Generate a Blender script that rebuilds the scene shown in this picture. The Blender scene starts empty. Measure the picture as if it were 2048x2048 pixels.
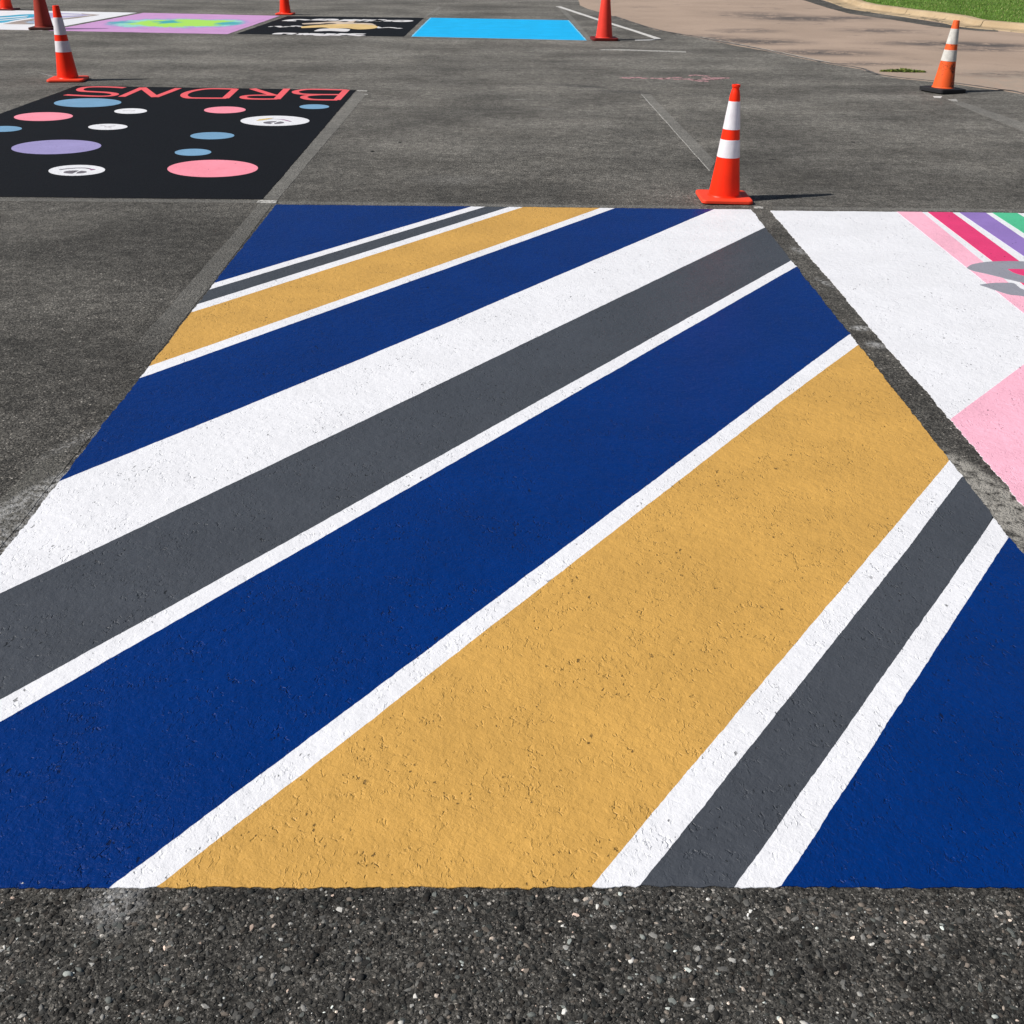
import bpy, math, random
import numpy as np
from mathutils import Vector, Matrix, noise

# ------------------------------------------------------------------ camera, sky, sun
random.seed(4)
rng = np.random.default_rng(4)
SC = bpy.context.scene
COL = SC.collection
FPX, CAM_H = 2180.0, 1.58
PITCH = math.atan(1174 / FPX)
ROLL = math.radians(0.6)
cF = Vector((0, math.cos(PITCH), -math.sin(PITCH)))
_r = Vector((1, 0, 0)); _u = _r.cross(cF)
cR = _r * math.cos(ROLL) + _u * math.sin(ROLL)
cU = _u * math.cos(ROLL) - _r * math.sin(ROLL)
cam = bpy.data.cameras.new("camera")
cam_o = bpy.data.objects.new("camera", cam); COL.objects.link(cam_o)
m = Matrix((cR, cU, -cF)).transposed().to_4x4(); m.translation = Vector((0, 0, CAM_H))
cam_o.matrix_world = m
cam.sensor_width = 36; cam.lens = FPX / 2048 * 36
cam.clip_start = 0.05; cam.clip_end = 1000
SC.camera = cam_o
SC.render.resolution_x = SC.render.resolution_y = 1024

SUN_EL, SUN_AZ = math.radians(43), math.radians(14)      # shadows run to the right and slightly away
w = bpy.data.worlds.new("World"); SC.world = w; w.use_nodes = True
sky = w.node_tree.nodes.new("ShaderNodeTexSky"); sky.sky_type = 'NISHITA'; sky.sun_disc = False
sky.sun_elevation = SUN_EL
sd = Vector((-math.cos(SUN_AZ), -math.sin(SUN_AZ), math.tan(SUN_EL))).normalized()
sky.sun_rotation = math.atan2(sd.x, sd.y)
bg = w.node_tree.nodes["Background"]; bg.inputs[1].default_value = 0.05
w.node_tree.links.new(sky.outputs[0], bg.inputs[0])
sl = bpy.data.lights.new("sun", 'SUN'); sl.energy = 4.8; sl.angle = math.radians(0.53); sl.color = (1.0, 0.955, 0.89)
so = bpy.data.objects.new("sun", sl); COL.objects.link(so)
so.rotation_euler = sd.to_track_quat('Z', 'Y').to_euler(); so.location = sd * 40
SC.view_settings.view_transform = 'Standard'; SC.view_settings.look = 'None'
SC.view_settings.exposure = 0.0; SC.view_settings.gamma = 1.0; SC.view_settings.use_curve_mapping = False


def P(px, py, z=0.0):
    """Point of the photograph (2048 px) traced down to the level z."""
    d = cF + cR * ((px - 1024) / FPX) + cU * ((1024 - py) / FPX)
    t = (z - CAM_H) / d.z
    return Vector((d.x * t, d.y * t, z))


def XY(pts):
    return [tuple(P(x, y)[:2]) for x, y in pts]


def lin(c):
    return tuple((v / 255 / 12.92 if v / 255 <= .04045 else ((v / 255 + .055) / 1.055) ** 2.4) for v in c) + (1,)


# ------------------------------------------------------------------ material helpers
class NT:
    def __init__(s, name):
        s.m = bpy.data.materials.new(name); s.m.use_nodes = True
        s.t = s.m.node_tree; s.b = s.t.nodes["Principled BSDF"]
        g = s.t.nodes.new("ShaderNodeNewGeometry"); s.pos = g.outputs["Position"]

    def link(s, a, b): s.t.links.new(a, b)

    def put(s, sock, v):
        if hasattr(v, "is_output"): s.link(v, sock)
        elif v is not None:
            if isinstance(v, (tuple, list)) and len(v) == 3 and sock.type == 'RGBA': v = tuple(v) + (1,)
            sock.default_value = v

    def scale(s, v, sc):
        n = s.t.nodes.new("ShaderNodeMapping"); s.link(v, n.inputs[0]); n.inputs["Scale"].default_value = sc; return n.outputs[0]

    def noise(s, scale, detail=3, rough=.55, vec=None, dist=0.0):
        n = s.t.nodes.new("ShaderNodeTexNoise"); s.link(vec or s.pos, n.inputs["Vector"])
        n.inputs["Scale"].default_value = scale; n.inputs["Detail"].default_value = detail
        n.inputs["Roughness"].default_value = rough; n.inputs["Distortion"].default_value = dist
        return n.outputs["Fac"]

    def vor(s, scale, feature='F1', vec=None, out="Distance", rnd=1.0):
        n = s.t.nodes.new("ShaderNodeTexVoronoi"); n.feature = feature; s.link(vec or s.pos, n.inputs["Vector"])
        n.inputs["Scale"].default_value = scale; n.inputs["Randomness"].default_value = rnd
        return n.outputs[out]

    def math(s, op, a, b=None, c=None, clamp=False):
        n = s.t.nodes.new("ShaderNodeMath"); n.operation = op; n.use_clamp = clamp
        for i, v in enumerate((a, b, c)): s.put(n.inputs[i], v)
        return n.outputs[0]

    def mix_f(s, f, v):
        """1 blended towards v by f"""
        return s.math('ADD', s.math('MULTIPLY', s.math('SUBTRACT', v, 1.0), f), 1.0)

    def ramp(s, v, a, b, lo=0.0, hi=1.0, smooth=True):
        n = s.t.nodes.new("ShaderNodeMapRange"); n.interpolation_type = 'SMOOTHSTEP' if smooth else 'LINEAR'
        s.put(n.inputs[0], v)
        for i, x in zip((1, 2, 3, 4), (a, b, lo, hi)): n.inputs[i].default_value = x
        return n.outputs[0]

    def mix(s, f, a, b, mode='MIX'):
        n = s.t.nodes.new("ShaderNodeMix"); n.data_type = 'RGBA'; n.blend_type = mode
        s.put(n.inputs[0], f); s.put(n.inputs[6], a); s.put(n.inputs[7], b); return n.outputs[2]

    def cramp(s, v, stops):
        n = s.t.nodes.new("ShaderNodeValToRGB"); s.put(n.inputs[0], v); e = n.color_ramp.elements
        while len(e) < len(stops): e.new(.5)
        for k, (p, c) in zip(e, stops): k.position = p; k.color = (c, c, c, 1) if isinstance(c, (int, float)) else tuple(c) + (1,)
        return n.outputs[0]

    def sep(s, v):
        n = s.t.nodes.new("ShaderNodeSeparateXYZ"); s.link(v, n.inputs[0]); return n.outputs

    def bump(s, h, dist, strength=1.0, prev=None):
        n = s.t.nodes.new("ShaderNodeBump"); s.link(h, n.inputs["Height"]); n.inputs["Distance"].default_value = dist
        n.inputs["Strength"].default_value = strength
        if prev: s.link(prev, n.inputs["Normal"])
        return n.outputs[0]

    def blob(s, cx, cy, rx, ry, ang=0.0, soft=.6):
        """mask of an oval stain on the ground"""
        n = s.t.nodes.new("ShaderNodeMapping"); n.vector_type = 'TEXTURE'; s.link(s.pos, n.inputs[0])
        n.inputs["Location"].default_value = (cx, cy, 0); n.inputs["Rotation"].default_value = (0, 0, ang)
        n.inputs["Scale"].default_value = (rx, ry, 1000)
        l = s.t.nodes.new("ShaderNodeVectorMath"); l.operation = 'LENGTH'; s.link(n.outputs[0], l.inputs[0])
        return s.ramp(l.outputs["Value"], 1.0, soft if soft < 1 else .5, 0, 1)

    def done(s, col, rough=.8, spec=.4, nrm=None):
        s.put(s.b.inputs["Base Color"], col); s.put(s.b.inputs["Roughness"], rough)
        s.b.inputs["Specular IOR Level"].default_value = spec
        if nrm: s.link(nrm, s.b.inputs["Normal"])
        return s.m


def asphalt(name, lift=0.0, tint=(1, 1, 1), dust=None, gain=1.0, fade=None):
    n = NT(name)
    y = n.sep(n.pos)[1]
    # aggregate: coloured stones in a dark binder
    cell = n.sep(n.vor(120, out="Color"))
    cd = n.vor(120)
    tone = n.cramp(cell[0], [(0, (.026, .024, .021)), (.42, (.055, .051, .045)), (.72, (.10, .093, .083)), (.88, (.19, .175, .155)), (.96, (.36, .33, .29)), (1, (.70, .66, .60))])
    tone2 = n.cramp(n.sep(n.vor(300, out="Color"))[1], [(0, (.022, .021, .019)), (.5, (.055, .052, .046)), (.78, (.125, .118, .106)), (.93, (.28, .265, .24)), (1, (.60, .57, .52))])
    st = n.ramp(cd, .38, .62, 1, 0)
    st = n.math('MULTIPLY', st, n.ramp(cell[2], .2, .35, 0, 1))
    fine = n.cramp(n.noise(420, 3, .75), [(.34, (.014, .013, .012)), (.5, (.050, .047, .042)), (.62, (.115, .108, .098)), (.72, (.25, .24, .22))])
    base = n.mix(.5, fine, tone2)
    base = n.mix(st, base, tone)
    mid = n.ramp(n.noise(85, 4, .8), .38, .62, .35, 1.9, smooth=False)
    # worn drive lane: binder polished off and dusty, so paler; colour also imitates grazing-angle brightening
    worn = n.cramp(n.noise(30, 4, .72), [(.3, (.11, .106, .097)), (.5, (.178, .172, .158)), (.7, (.25, .241, .221))])
    spk = n.cramp(n.noise(62, 5, .85), [(.32, (.030, .029, .027)), (.46, (.115, .110, .102)), (.56, (.23, .221, .204)), (.68, (.50, .48, .445))])
    worn = n.mix(.62, worn, spk)
    worn = n.mix(1.0, worn, n.mix(n.noise(1.6, 4), (1.0, 1.0, .99), (1.03, 1.0, .95)), 'MULTIPLY')
    lane = n.ramp(n.math('ADD', y, n.math('MULTIPLY', n.noise(.9, 3), 2.2)), 2.6, 12.0, .12, .97)
    c = n.mix(lane, base, worn)
    p1 = n.ramp(n.noise(.75, 6, .62), .3, .7, .66, 1.28)
    p2 = n.ramp(n.noise(1.0, 5, .62, vec=n.scale(n.pos, (.22, 1.35, 1))), .34, .66, .82, 1.14)
    p3 = n.math('MULTIPLY', n.ramp(n.noise(9, 6, .8), .34, .66, .70, 1.30), n.ramp(n.noise(22, 6, .9), .38, .62, .64, 1.38))
    k = n.math('MULTIPLY', n.math('MULTIPLY', p1, p2), p3)
    k = n.math('MULTIPLY', k, n.mix_f(n.ramp(y, 8, 14, 1, .25), mid))
    sk = n.ramp(n.noise(1.0, 5, .75, vec=n.scale(n.pos, (.8, 5, 1))), .60, .76, 1.0, .72)
    k = n.math('MULTIPLY', k, sk)
    k = n.math('MULTIPLY', k, gain)
    k = n.math('MULTIPLY', k, n.ramp(n.math('ADD', y, n.math('MULTIPLY', n.noise(.6, 3), 3.0)), 4.5, 17.0, .66, 1.04))
    kc = n.t.nodes.new("ShaderNodeCombineXYZ")
    for i in range(3): n.link(k, kc.inputs[i])
    c = n.mix(1.0, c, kc.outputs[0], 'MULTIPLY')
    c = n.mix(1.0, c, (.985, .985, .985), 'MULTIPLY')
    if dust:
        for d in dust: c = d(n, c)
    if lift:
        lf = n.math('MULTIPLY', n.ramp(n.noise(55, 5, .8), .36, .58, .25, 1), lift)
        if fade: lf = n.math('MULTIPLY', lf, n.ramp(n.math('ADD', y, n.math('MULTIPLY', n.noise(8, 3), .3)), fade[0], fade[1]))
        c = n.mix(lf, c, tint)
    h = n.math('ADD', n.math('MULTIPLY', st, .9), n.noise(260, 4, .7))
    h = n.math('ADD', h, n.math('MULTIPLY', n.noise(70, 4), 1.6))
    nr = n.bump(h, .0045, 1.0)
    return n.done(c, n.ramp(n.noise(200, 2), .3, .7, .68, .92), .3, nr)


def paint(name, rgb, relief=1.0, wear=0.0, rough=.62, wearcol=(.10, .10, .10), var=.06, spec=.35):
    """rolled acrylic paint over coarse asphalt: lumps of the stones below, brush ridges, small open pits"""
    n = NT(name)
    c0 = lin(rgb)[:3]
    v = n.noise(3.0, 4, .6)
    col = n.mix(n.ramp(n.math('ADD', n.math('MULTIPLY', v, .7), n.math('MULTIPLY', n.noise(14, 5, .75), .3)), .36, .64), tuple(x * (1 - var) for x in c0), tuple(min(1, x * (1 + var)) for x in c0))
    wv = n.t.nodes.new("ShaderNodeVectorMath"); wv.operation = 'ADD'
    nc = n.t.nodes.new("ShaderNodeTexNoise"); n.link(n.pos, nc.inputs["Vector"]); nc.inputs["Scale"].default_value = 55
    s1 = n.t.nodes.new("ShaderNodeVectorMath"); s1.operation = 'SCALE'; n.link(nc.outputs["Color"], s1.inputs[0]); s1.inputs["Scale"].default_value = .017
    n.link(n.pos, wv.inputs[0]); n.link(s1.outputs[0], wv.inputs[1]); q = wv.outputs[0]
    patch = n.ramp(n.noise(5.5, 4, .65), .40, .64, .12, 1.0)
    patch2 = n.ramp(n.noise(2.3, 3, .6), .38, .64, .45, 1.1)
    lump2 = n.noise(150, 4, .68, vec=q)
    und = n.noise(30, 4, .6, vec=q)
    # dents between stones below: short crevices, only here and there
    em = n.t.nodes.new("ShaderNodeMapping"); n.link(q, em.inputs[0]); em.inputs["Rotation"].default_value = (0, 0, .8); em.inputs["Scale"].default_value = (1, .62, 1)
    ed = n.vor(62, 'DISTANCE_TO_EDGE', em.outputs[0])
    crev = n.math('MULTIPLY', n.ramp(ed, .0, .17, 1, 0), n.ramp(n.noise(34, 3, .6), .54, .66))
    crev = n.math('MULTIPLY', crev, patch)
    # ridges where the roller dragged
    dirm = n.t.nodes.new("ShaderNodeMapping"); n.link(q, dirm.inputs[0]); dirm.inputs["Rotation"].default_value = (0, 0, .55); dirm.inputs["Scale"].default_value = (150, 42, 1)
    rid = n.t.nodes.new("ShaderNodeTexNoise"); n.link(dirm.outputs[0], rid.inputs["Vector"]); rid.inputs["Scale"].default_value = 1.0; rid.inputs["Detail"].default_value = 3
    ridf = n.math('MULTIPLY', n.ramp(rid.outputs["Fac"], .55, .72), n.ramp(n.noise(9, 3, .6), .45, .68))
    # pits: ragged voids that the paint did not close
    def pits(sc, thr, ang, asp):
        pm = n.t.nodes.new("ShaderNodeMapping"); n.link(q, pm.inputs[0]); pm.inputs["Rotation"].default_value = (0, 0, ang); pm.inputs["Scale"].default_value = (1, asp, 1)
        pv = n.t.nodes.new("ShaderNodeTexVoronoi"); n.link(pm.outputs[0], pv.inputs["Vector"]); pv.inputs["Scale"].default_value = sc
        cs = n.sep(pv.outputs["Color"])
        d = n.math('ADD', pv.outputs["Distance"], n.math('MULTIPLY', n.math('SUBTRACT', n.noise(300, 3, .7), .5), .55))
        d = n.math('SUBTRACT', d, n.math('MULTIPLY', cs[1], .14))
        return n.math('MULTIPLY', n.ramp(d, .05, .15, 1, 0), n.ramp(n.math('ADD', cs[0], n.math('MULTIPLY', patch, .22)), thr, thr + .08, 0, 1))
    pit = n.math('MAXIMUM', pits(74, 1.05, -.9, .42), pits(125, 1.04, .5, .5))
    h = n.math('MULTIPLY', lump2, n.math('MULTIPLY', patch2, .85))
    h = n.math('ADD', h, n.math('MULTIPLY', und, 2.6))
    h = n.math('ADD', h, n.math('MULTIPLY', ridf, 1.1))
    h = n.math('SUBTRACT', h, n.math('MULTIPLY', crev, 1.45))
    h = n.math('SUBTRACT', h, n.math('MULTIPLY', pit, 2.2))
    nr = n.bump(h, .0021 * relief, .9)
    col = n.mix(n.math('MULTIPLY', pit, .8), col, tuple(x * .18 + .006 for x in c0))
    if wear:
        wm = n.math('MULTIPLY', n.ramp(n.noise(230, 3, .8), .60, .70), n.ramp(n.noise(4.2, 4, .65), .50, .66))
        col = n.mix(n.math('MULTIPLY', wm, wear), col, wearcol)
    return n.done(col, n.ramp(n.noise(120, 2), .3, .7, rough - .08, rough + .1), spec, nr)


# ------------------------------------------------------------------ mesh helpers
def tag(o, label=None, cat=None, group=None, kind=None):
    for k, v in (("label", label), ("category", cat), ("group", group), ("kind", kind)):
        if v: o[k] = v
    return o


def obj(name, me, mat=None, parent=None):
    o = bpy.data.objects.new(name, me); COL.objects.link(o)
    if mat: me.materials.clear(); me.materials.append(mat)
    if parent: o.parent = parent; o.matrix_parent_inverse = parent.matrix_basis.inverted() if False else Matrix()
    return o


def empty(name, loc, rz=0):
    o = bpy.data.objects.new(name, None); COL.objects.link(o)
    o.location = loc; o.rotation_euler = (0, 0, rz); o.empty_display_size = .2
    return o


def clip(sub, hull):
    """Sutherland-Hodgman; hull convex, counter-clockwise"""
    out = list(sub)
    for i in range(len(hull)):
        a, b = hull[i], hull[(i + 1) % len(hull)]
        side = lambda p: (b[0] - a[0]) * (p[1] - a[1]) - (b[1] - a[1]) * (p[0] - a[0])
        inp, out = out, []
        for j in range(len(inp)):
            p, q = inp[j - 1], inp[j]
            sp, sq = side(p), side(q)
            if (sp >= 0) != (sq >= 0):
                t = sp / (sp - sq); out.append((p[0] + (q[0] - p[0]) * t, p[1] + (q[1] - p[1]) * t))
            if sq >= 0: out.append(q)
        if not out: return []
    return out


def area(p):
    return .5 * sum(p[i - 1][0] * p[i][1] - p[i][0] * p[i - 1][1] for i in range(len(p)))


def dense(pts, step):
    out = []
    for i in range(len(pts)):
        a, b = pts[i], pts[(i + 1) % len(pts)]
        L = math.hypot(b[0] - a[0], b[1] - a[1])
        if L < 1e-5: continue
        k = max(1, int(round(L / step)))
        for j in range(k):
            t = j / k; out.append((a[0] + (b[0] - a[0]) * t, a[1] + (b[1] - a[1]) * t))
    return out


def wob(p, amp, outline=None, outer=0.0):
    a = amp
    if outline:
        d = min(abs((b[0] - c[0]) * (c[1] - p[1]) - (c[0] - p[0]) * (b[1] - c[1])) / math.hypot(b[0] - c[0], b[1] - c[1]) for b, c in outline)
        if d < 2e-3: a = outer
    v = Vector((p[0] * 75, p[1] * 75, 3.1)); v2 = Vector((p[0] * 6, p[1] * 6, 9.0)); v3 = Vector((p[0] * 22, p[1] * 22, 5.0))
    n = noise.noise_vector(v) * .8 + noise.noise_vector(v2) * .9 + noise.noise_vector(v3) * .7
    return (p[0] + n.x * a, p[1] + n.y * a)


def slab(name, pts, mat, parent=None, z0=0.0, z1=.002, step=.02, amp=.0015, outline=None, outer=.003):
    """flat coat with a real edge: outline finely broken up, top face and sides"""
    if area(pts) < 0: pts = pts[::-1]
    q = dense(pts, step) if step else pts
    q = [wob(p, amp, outline, outer) for p in q] if amp or outer else q
    ox, oy = (parent.location.x, parent.location.y) if parent else (0, 0)
    if parent and parent.parent: ox += parent.parent.location.x; oy += parent.parent.location.y
    n = len(q)
    V = [(x - ox, y - oy, z1) for x, y in q] + [(x - ox, y - oy, z0) for x, y in q]
    Fc = [tuple(range(n))] + [(i, i + n, (i + 1) % n + n, (i + 1) % n) for i in range(n)]
    me = bpy.data.meshes.new(name); me.from_pydata(V, [], Fc); me.update()
    return obj(name, me, mat, parent)


def stroke(pts, wd):
    """ribbon of even width along ground points, as one outline"""
    L, Rr = [], []
    for i, p in enumerate(pts):
        a = pts[max(0, i - 1)]; b = pts[min(len(pts) - 1, i + 1)]
        dx, dy = b[0] - a[0], b[1] - a[1]; l = math.hypot(dx, dy) or 1
        w_ = wd if not isinstance(wd, (list, tuple)) else wd[i]
        L.append((p[0] - dy / l * w_ / 2, p[1] + dx / l * w_ / 2)); Rr.append((p[0] + dy / l * w_ / 2, p[1] - dx / l * w_ / 2))
    return L + Rr[::-1]


def smooth_pts(pts, k=5):
    """Catmull-Rom through the points"""
    out = []
    for i in range(len(pts) - 1):
        p0 = pts[max(0, i - 1)]; p1 = pts[i]; p2 = pts[i + 1]; p3 = pts[min(len(pts) - 1, i + 2)]
        for j in range(k):
            t = j / k
            out.append(tuple(.5 * (2 * p1[d] + (p2[d] - p0[d]) * t + (2 * p0[d] - 5 * p1[d] + 4 * p2[d] - p3[d]) * t * t + (3 * p1[d] - p0[d] - 3 * p2[d] + p3[d]) * t ** 3) for d in (0, 1)))
    out.append(pts[-1]); return out


# ------------------------------------------------------------------ ground
def stain(cx, cy, rx, ry, ang, colr, amt, sc=60, lo=.42, hi=.62, soft=.2):
    g = P(cx, cy)
    def f(n, c):
        mk = n.math('MULTIPLY', n.blob(g.x, g.y, rx, ry, ang, soft), n.ramp(n.noise(sc, 5, .72), lo, hi))
        return n.mix(n.math('MULTIPLY', mk, amt), c, colr)
    return f


WH = (.62, .62, .62)
dusts = [
    stain(232, 1805, .085, .11, .3, WH, .55, 45, .38, .62, .0),
    stain(1975, 985, .10, .42, .18, (.42, .40, .36), .95, 26, .36, .55, .55),
    stain(2040, 1090, .16, .30, .18, (.42, .40, .36), .85, 26, .38, .58, .5),
    stain(1600, 502, .05, .13, .25, WH, .7, 40, .42, .62), stain(1652, 566, .04, .13, .3, WH, .6, 45, .45, .62),
    stain(1722, 656, .06, .05, .2, WH, .9, 60, .38, .6), stain(1752, 690, .05, .07, .6, WH, .8, 60, .40, .6),
    stain(78, 985, .07, .42, -.42, WH, .75, 40, .40, .58), stain(10, 1065, .18, .32, -.4, WH, .6, 40, .42, .60),
    stain(200, 860, .05, .4, -.45, WH, .35, 70, .45, .62),
    stain(1165, 172, .55, .16, -.45, (.03, .03, .034), .75, 7, .3, .55, .0), stain(1260, 184, .6, .14, -.3, (.04, .04, .045), .5, 7, .3, .55, .0),
    stain(1040, 199, .13, .02, -.2, WH, .7, 30, .3, .6), stain(1095, 218, .12, .05, -.2, WH, .35, 30, .4, .6),
    stain(910, 360, .45, .28, 0, (.36, .35, .33), .45, 30, .38, .62, .0),
    stain(70, 450, .55, .5, 0, (.30, .28, .25), .35, 40, .38, .62, .0),
    stain(745, 303, .02, .04, 0, (.005, .005, .005), 1, 2, .1, .2, .6), stain(1398, 320, .012, .03, 0, (.005, .005, .005), 1, 2, .1, .2, .6),
    stain(800, 285, .018, .03, 0, (.005, .005, .005), 1, 2, .1, .2, .6), stain(1706, 284, .02, .03, 0, (.005, .005, .005), 1, 2, .1, .2, .6),
    stain(1546, 319, .045, .015, 0, (.005, .005, .005), 1, 2, .1, .2, .6), stain(137, 150, .35, .3, 0, (.45, .16, .13), .35, 25, .4, .6, .1),
    stain(96, 150, .02, .45, .7, WH, .6, 30, .3, .6),
    stain(1244, 100.5, .30, .10, 0, (.5, .47, .40), .9, 6, .25, .5, .1),
]
M_ASPH = asphalt("asphalt", dust=dusts)
S = 220
me = bpy.data.meshes.new("ground"); me.from_pydata([(-S, -S, 0), (S, -S, 0), (S, S, 0), (-S, S, 0)], [], [(0, 1, 2, 3)])
tag(obj("ground", me, M_ASPH), kind="structure")

# ---- tan concrete-coloured road beyond the asphalt, lawn, kerb
BND = [(1000, -100), (1140, -45), (1156, -5), (1160, 10.5), (1174, 17), (1200, 24.6), (1229, 33), (1240, 37.6), (1311, 60), (1399, 76), (1470, 91), (1533, 102), (1600, 116), (1658, 128), (1721, 138),
       (1763, 152), (1805, 158), (1860, 163), (1909, 168), (1960, 176), (2005, 181), (2048, 189), (2200, 228), (2600, 340), (3200, 520)]
KERB = [(1200, -90), (1400, -60), (1560, -30), (1640, -8), (1679, 2), (1721, 17), (1770, 25), (1825, 33), (1909, 44), (1951, 54), (2048, 63), (2140, 74), (2400, 112), (3000, 210)]
n = NT("tan_road")
a = n.noise(.7, 5, .6); b = n.noise(30, 4, .7)
c = n.mix(n.ramp(a, .3, .7), (.395, .297, .232), (.49, .37, .292))
c = n.mix(n.ramp(b, .3, .7, 0, .5), c, (.38, .285, .22))
c = n.mix(n.ramp(n.noise(70, 5, .85), .48, .66, 0, .5), c, (.20, .165, .14))
s_ = n.noise(1.0, 6, .70, vec=n.scale(n.pos, (.8, 1.0, 1)))
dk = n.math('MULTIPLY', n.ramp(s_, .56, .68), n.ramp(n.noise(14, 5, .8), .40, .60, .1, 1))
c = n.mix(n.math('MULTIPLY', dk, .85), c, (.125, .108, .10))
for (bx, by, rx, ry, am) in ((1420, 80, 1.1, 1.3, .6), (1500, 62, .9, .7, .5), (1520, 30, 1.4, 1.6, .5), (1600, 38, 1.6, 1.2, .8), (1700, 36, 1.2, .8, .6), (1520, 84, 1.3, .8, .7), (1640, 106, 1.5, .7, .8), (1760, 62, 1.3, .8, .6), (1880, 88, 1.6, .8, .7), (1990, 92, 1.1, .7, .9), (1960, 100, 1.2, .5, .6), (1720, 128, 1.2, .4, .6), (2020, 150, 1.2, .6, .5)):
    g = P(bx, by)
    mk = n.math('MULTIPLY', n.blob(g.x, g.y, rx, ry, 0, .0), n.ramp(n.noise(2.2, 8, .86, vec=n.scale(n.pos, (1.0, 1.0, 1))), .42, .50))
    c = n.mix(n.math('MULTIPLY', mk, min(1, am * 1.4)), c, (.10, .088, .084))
ys = n.sep(n.pos)
c = n.mix(n.math('MULTIPLY', n.ramp(n.noise(5, 5, .7), .42, .6), n.blob(P(1800, 150).x + 2.5, 13.2, 5.5, 2.2, -.42, 0)), c, (.36, .30, .245))
M_TAN = n.done(c, .85, .3, n.bump(n.noise(90, 4, .7), .004, .7))
M_SEAL = asphalt("seal_patch", gain=.6)
bnd = [p for p in XY(BND)]
krb = [p for p in XY(KERB)]
road_pts = bnd + [(krb[-1][0] + 3, krb[-1][1]), ] + [(x + .25, y + .25) for x, y in krb[::-1]]
tag(slab("road", road_pts, M_TAN, z1=.004, step=.12, amp=.012, outer=.012), kind="structure")
# dark seam where asphalt meets the road
seam = stroke(smooth_pts(XY([(1229, 33), (1311, 59), (1399, 75), (1533, 101), (1658, 127), (1721, 137), (1763, 151), (1830, 159), (1909, 167), (2005, 180), (2048, 188), (2300, 255)]), 6),
              .05)
n = NT("seam_sealer"); M_SEAM = n.done(n.mix(n.ramp(n.noise(9, 4), .4, .6), (.05, .05, .052), (.16, .15, .14)), .7, .4, n.bump(n.noise(80, 3), .004))
tag(slab("road_seam", seam, M_SEAM, z0=.003, z1=.0065, step=.06, amp=.02, outer=.02), kind="structure")
pale = stroke(smooth_pts(XY([(1399, 74), (1533, 100), (1600, 113.5), (1658, 125.5)]), 6), .07)
n = NT("pale_edge"); M_PALE = n.done(n.mix(n.ramp(n.noise(9, 4), .4, .6), (.22, .20, .18), (.55, .48, .41)), .8, .3)
tag(slab("road_edge", pale, M_PALE, z0=.003, z1=.0058, step=.06, amp=.02, outer=.02), kind="structure")
# grey seal strip along the gutter
strip = XY([(1500, -22), (1608, 1), (1658, 17), (1700, 28), (1784, 40), (1867, 53.5), (1959, 62.7), (1997, 64)]) + XY([(1995, 61.5), (1909, 51), (1825, 38), (1742, 23), (1675, 10.5), (1641, 0), (1540, -26)])
tag(slab("road_strip", strip, M_SEAL, z0=.003, z1=.008, step=.1, amp=.012, outer=.015), kind="structure")

KH = .12
krb_s = smooth_pts(krb, 8)
n = NT("kerb_concrete")
c = n.mix(n.ramp(n.noise(1.5, 5, .65), .3, .7), (.41, .305, .185), (.53, .41, .265))
c = n.mix(n.math('MULTIPLY', n.ramp(n.noise(3.0, 5, .7), .52, .64), n.ramp(n.sep(n.pos)[2], .10, .0)), c, (.10, .085, .06))
c = n.mix(n.ramp(n.noise(60, 3, .7), .5, .75, 0, .4), c, (.28, .22, .16))
M_KERB = n.done(c, .85, .25, n.bump(n.noise(60, 4, .7), .005, .7))
kerb = empty("kerb", (krb[6][0], krb[6][1], 0)); tag(kerb, kind="structure")
prof = [(-.34, .009), (-.33, .016), (-.05, .020), (0, .030), (.02, .06), (.035, KH - .02), (.06, KH - .003), (.09, KH), (.19, KH + .002), (.20, KH - .02), (.20, -.05), (-.34, -.05)]
acc = 0; seg = []; segs = []
for i, p in enumerate(krb_s):
    seg.append(i)
    if i: acc += math.hypot(p[0] - krb_s[i - 1][0], p[1] - krb_s[i - 1][1])
    if acc > 3.0: segs.append(seg); seg = [i]; acc = 0
segs.append(seg)
grass_edge = []
for sg in segs:
    if len(sg) < 2: continue
    V, Fc = [], []
    for kk, i in enumerate(sg):
        a_ = krb_s[max(0, i - 1)]; b_ = krb_s[min(len(krb_s) - 1, i + 1)]
        dx, dy = b_[0] - a_[0], b_[1] - a_[1]; l = math.hypot(dx, dy); nx, ny = -dy / l, dx / l
        if nx < 0 and ny < 0: nx, ny = -nx, -ny
        if ny < 0 and abs(ny) > abs(nx): nx, ny = -nx, -ny
        px, py = krb_s[i]
        if kk == 0: px += dx / l * .008; py += dy / l * .008
        if kk == len(sg) - 1: px -= dx / l * .008; py -= dy / l * .008
        if kk: grass_edge.append((px + nx * .19, py + ny * .19))
        jz = .004 * noise.noise(Vector((px * 2, py * 2, 0)))
        for (o_, z_) in prof: V.append((px + nx * o_ - kerb.location.x, py + ny * o_ - kerb.location.y, z_ + (jz if z_ > .02 else 0)))
    k = len(prof)
    for s0 in range(len(sg) - 1):
        for j in range(k):
            Fc.append((s0 * k + j, s0 * k + (j + 1) % k, (s0 + 1) * k + (j + 1) % k, (s0 + 1) * k + j))
    Fc.append(tuple(range(k))); Fc.append(tuple(reversed(range((len(sg) - 1) * k, len(sg) * k))))
    me = bpy.data.meshes.new("kerb_stone"); me.from_pydata(V, [], Fc); me.update()
    obj("kerb_stone", me, M_KERB, kerb)
n = NT("lawn_soil")
c = n.mix(n.ramp(n.noise(1.2, 5, .6), .3, .7), (.085, .16, .022), (.15, .25, .045))
M_LAWN = n.done(c, .9, .2, n.bump(n.noise(40, 4), .03))
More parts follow.
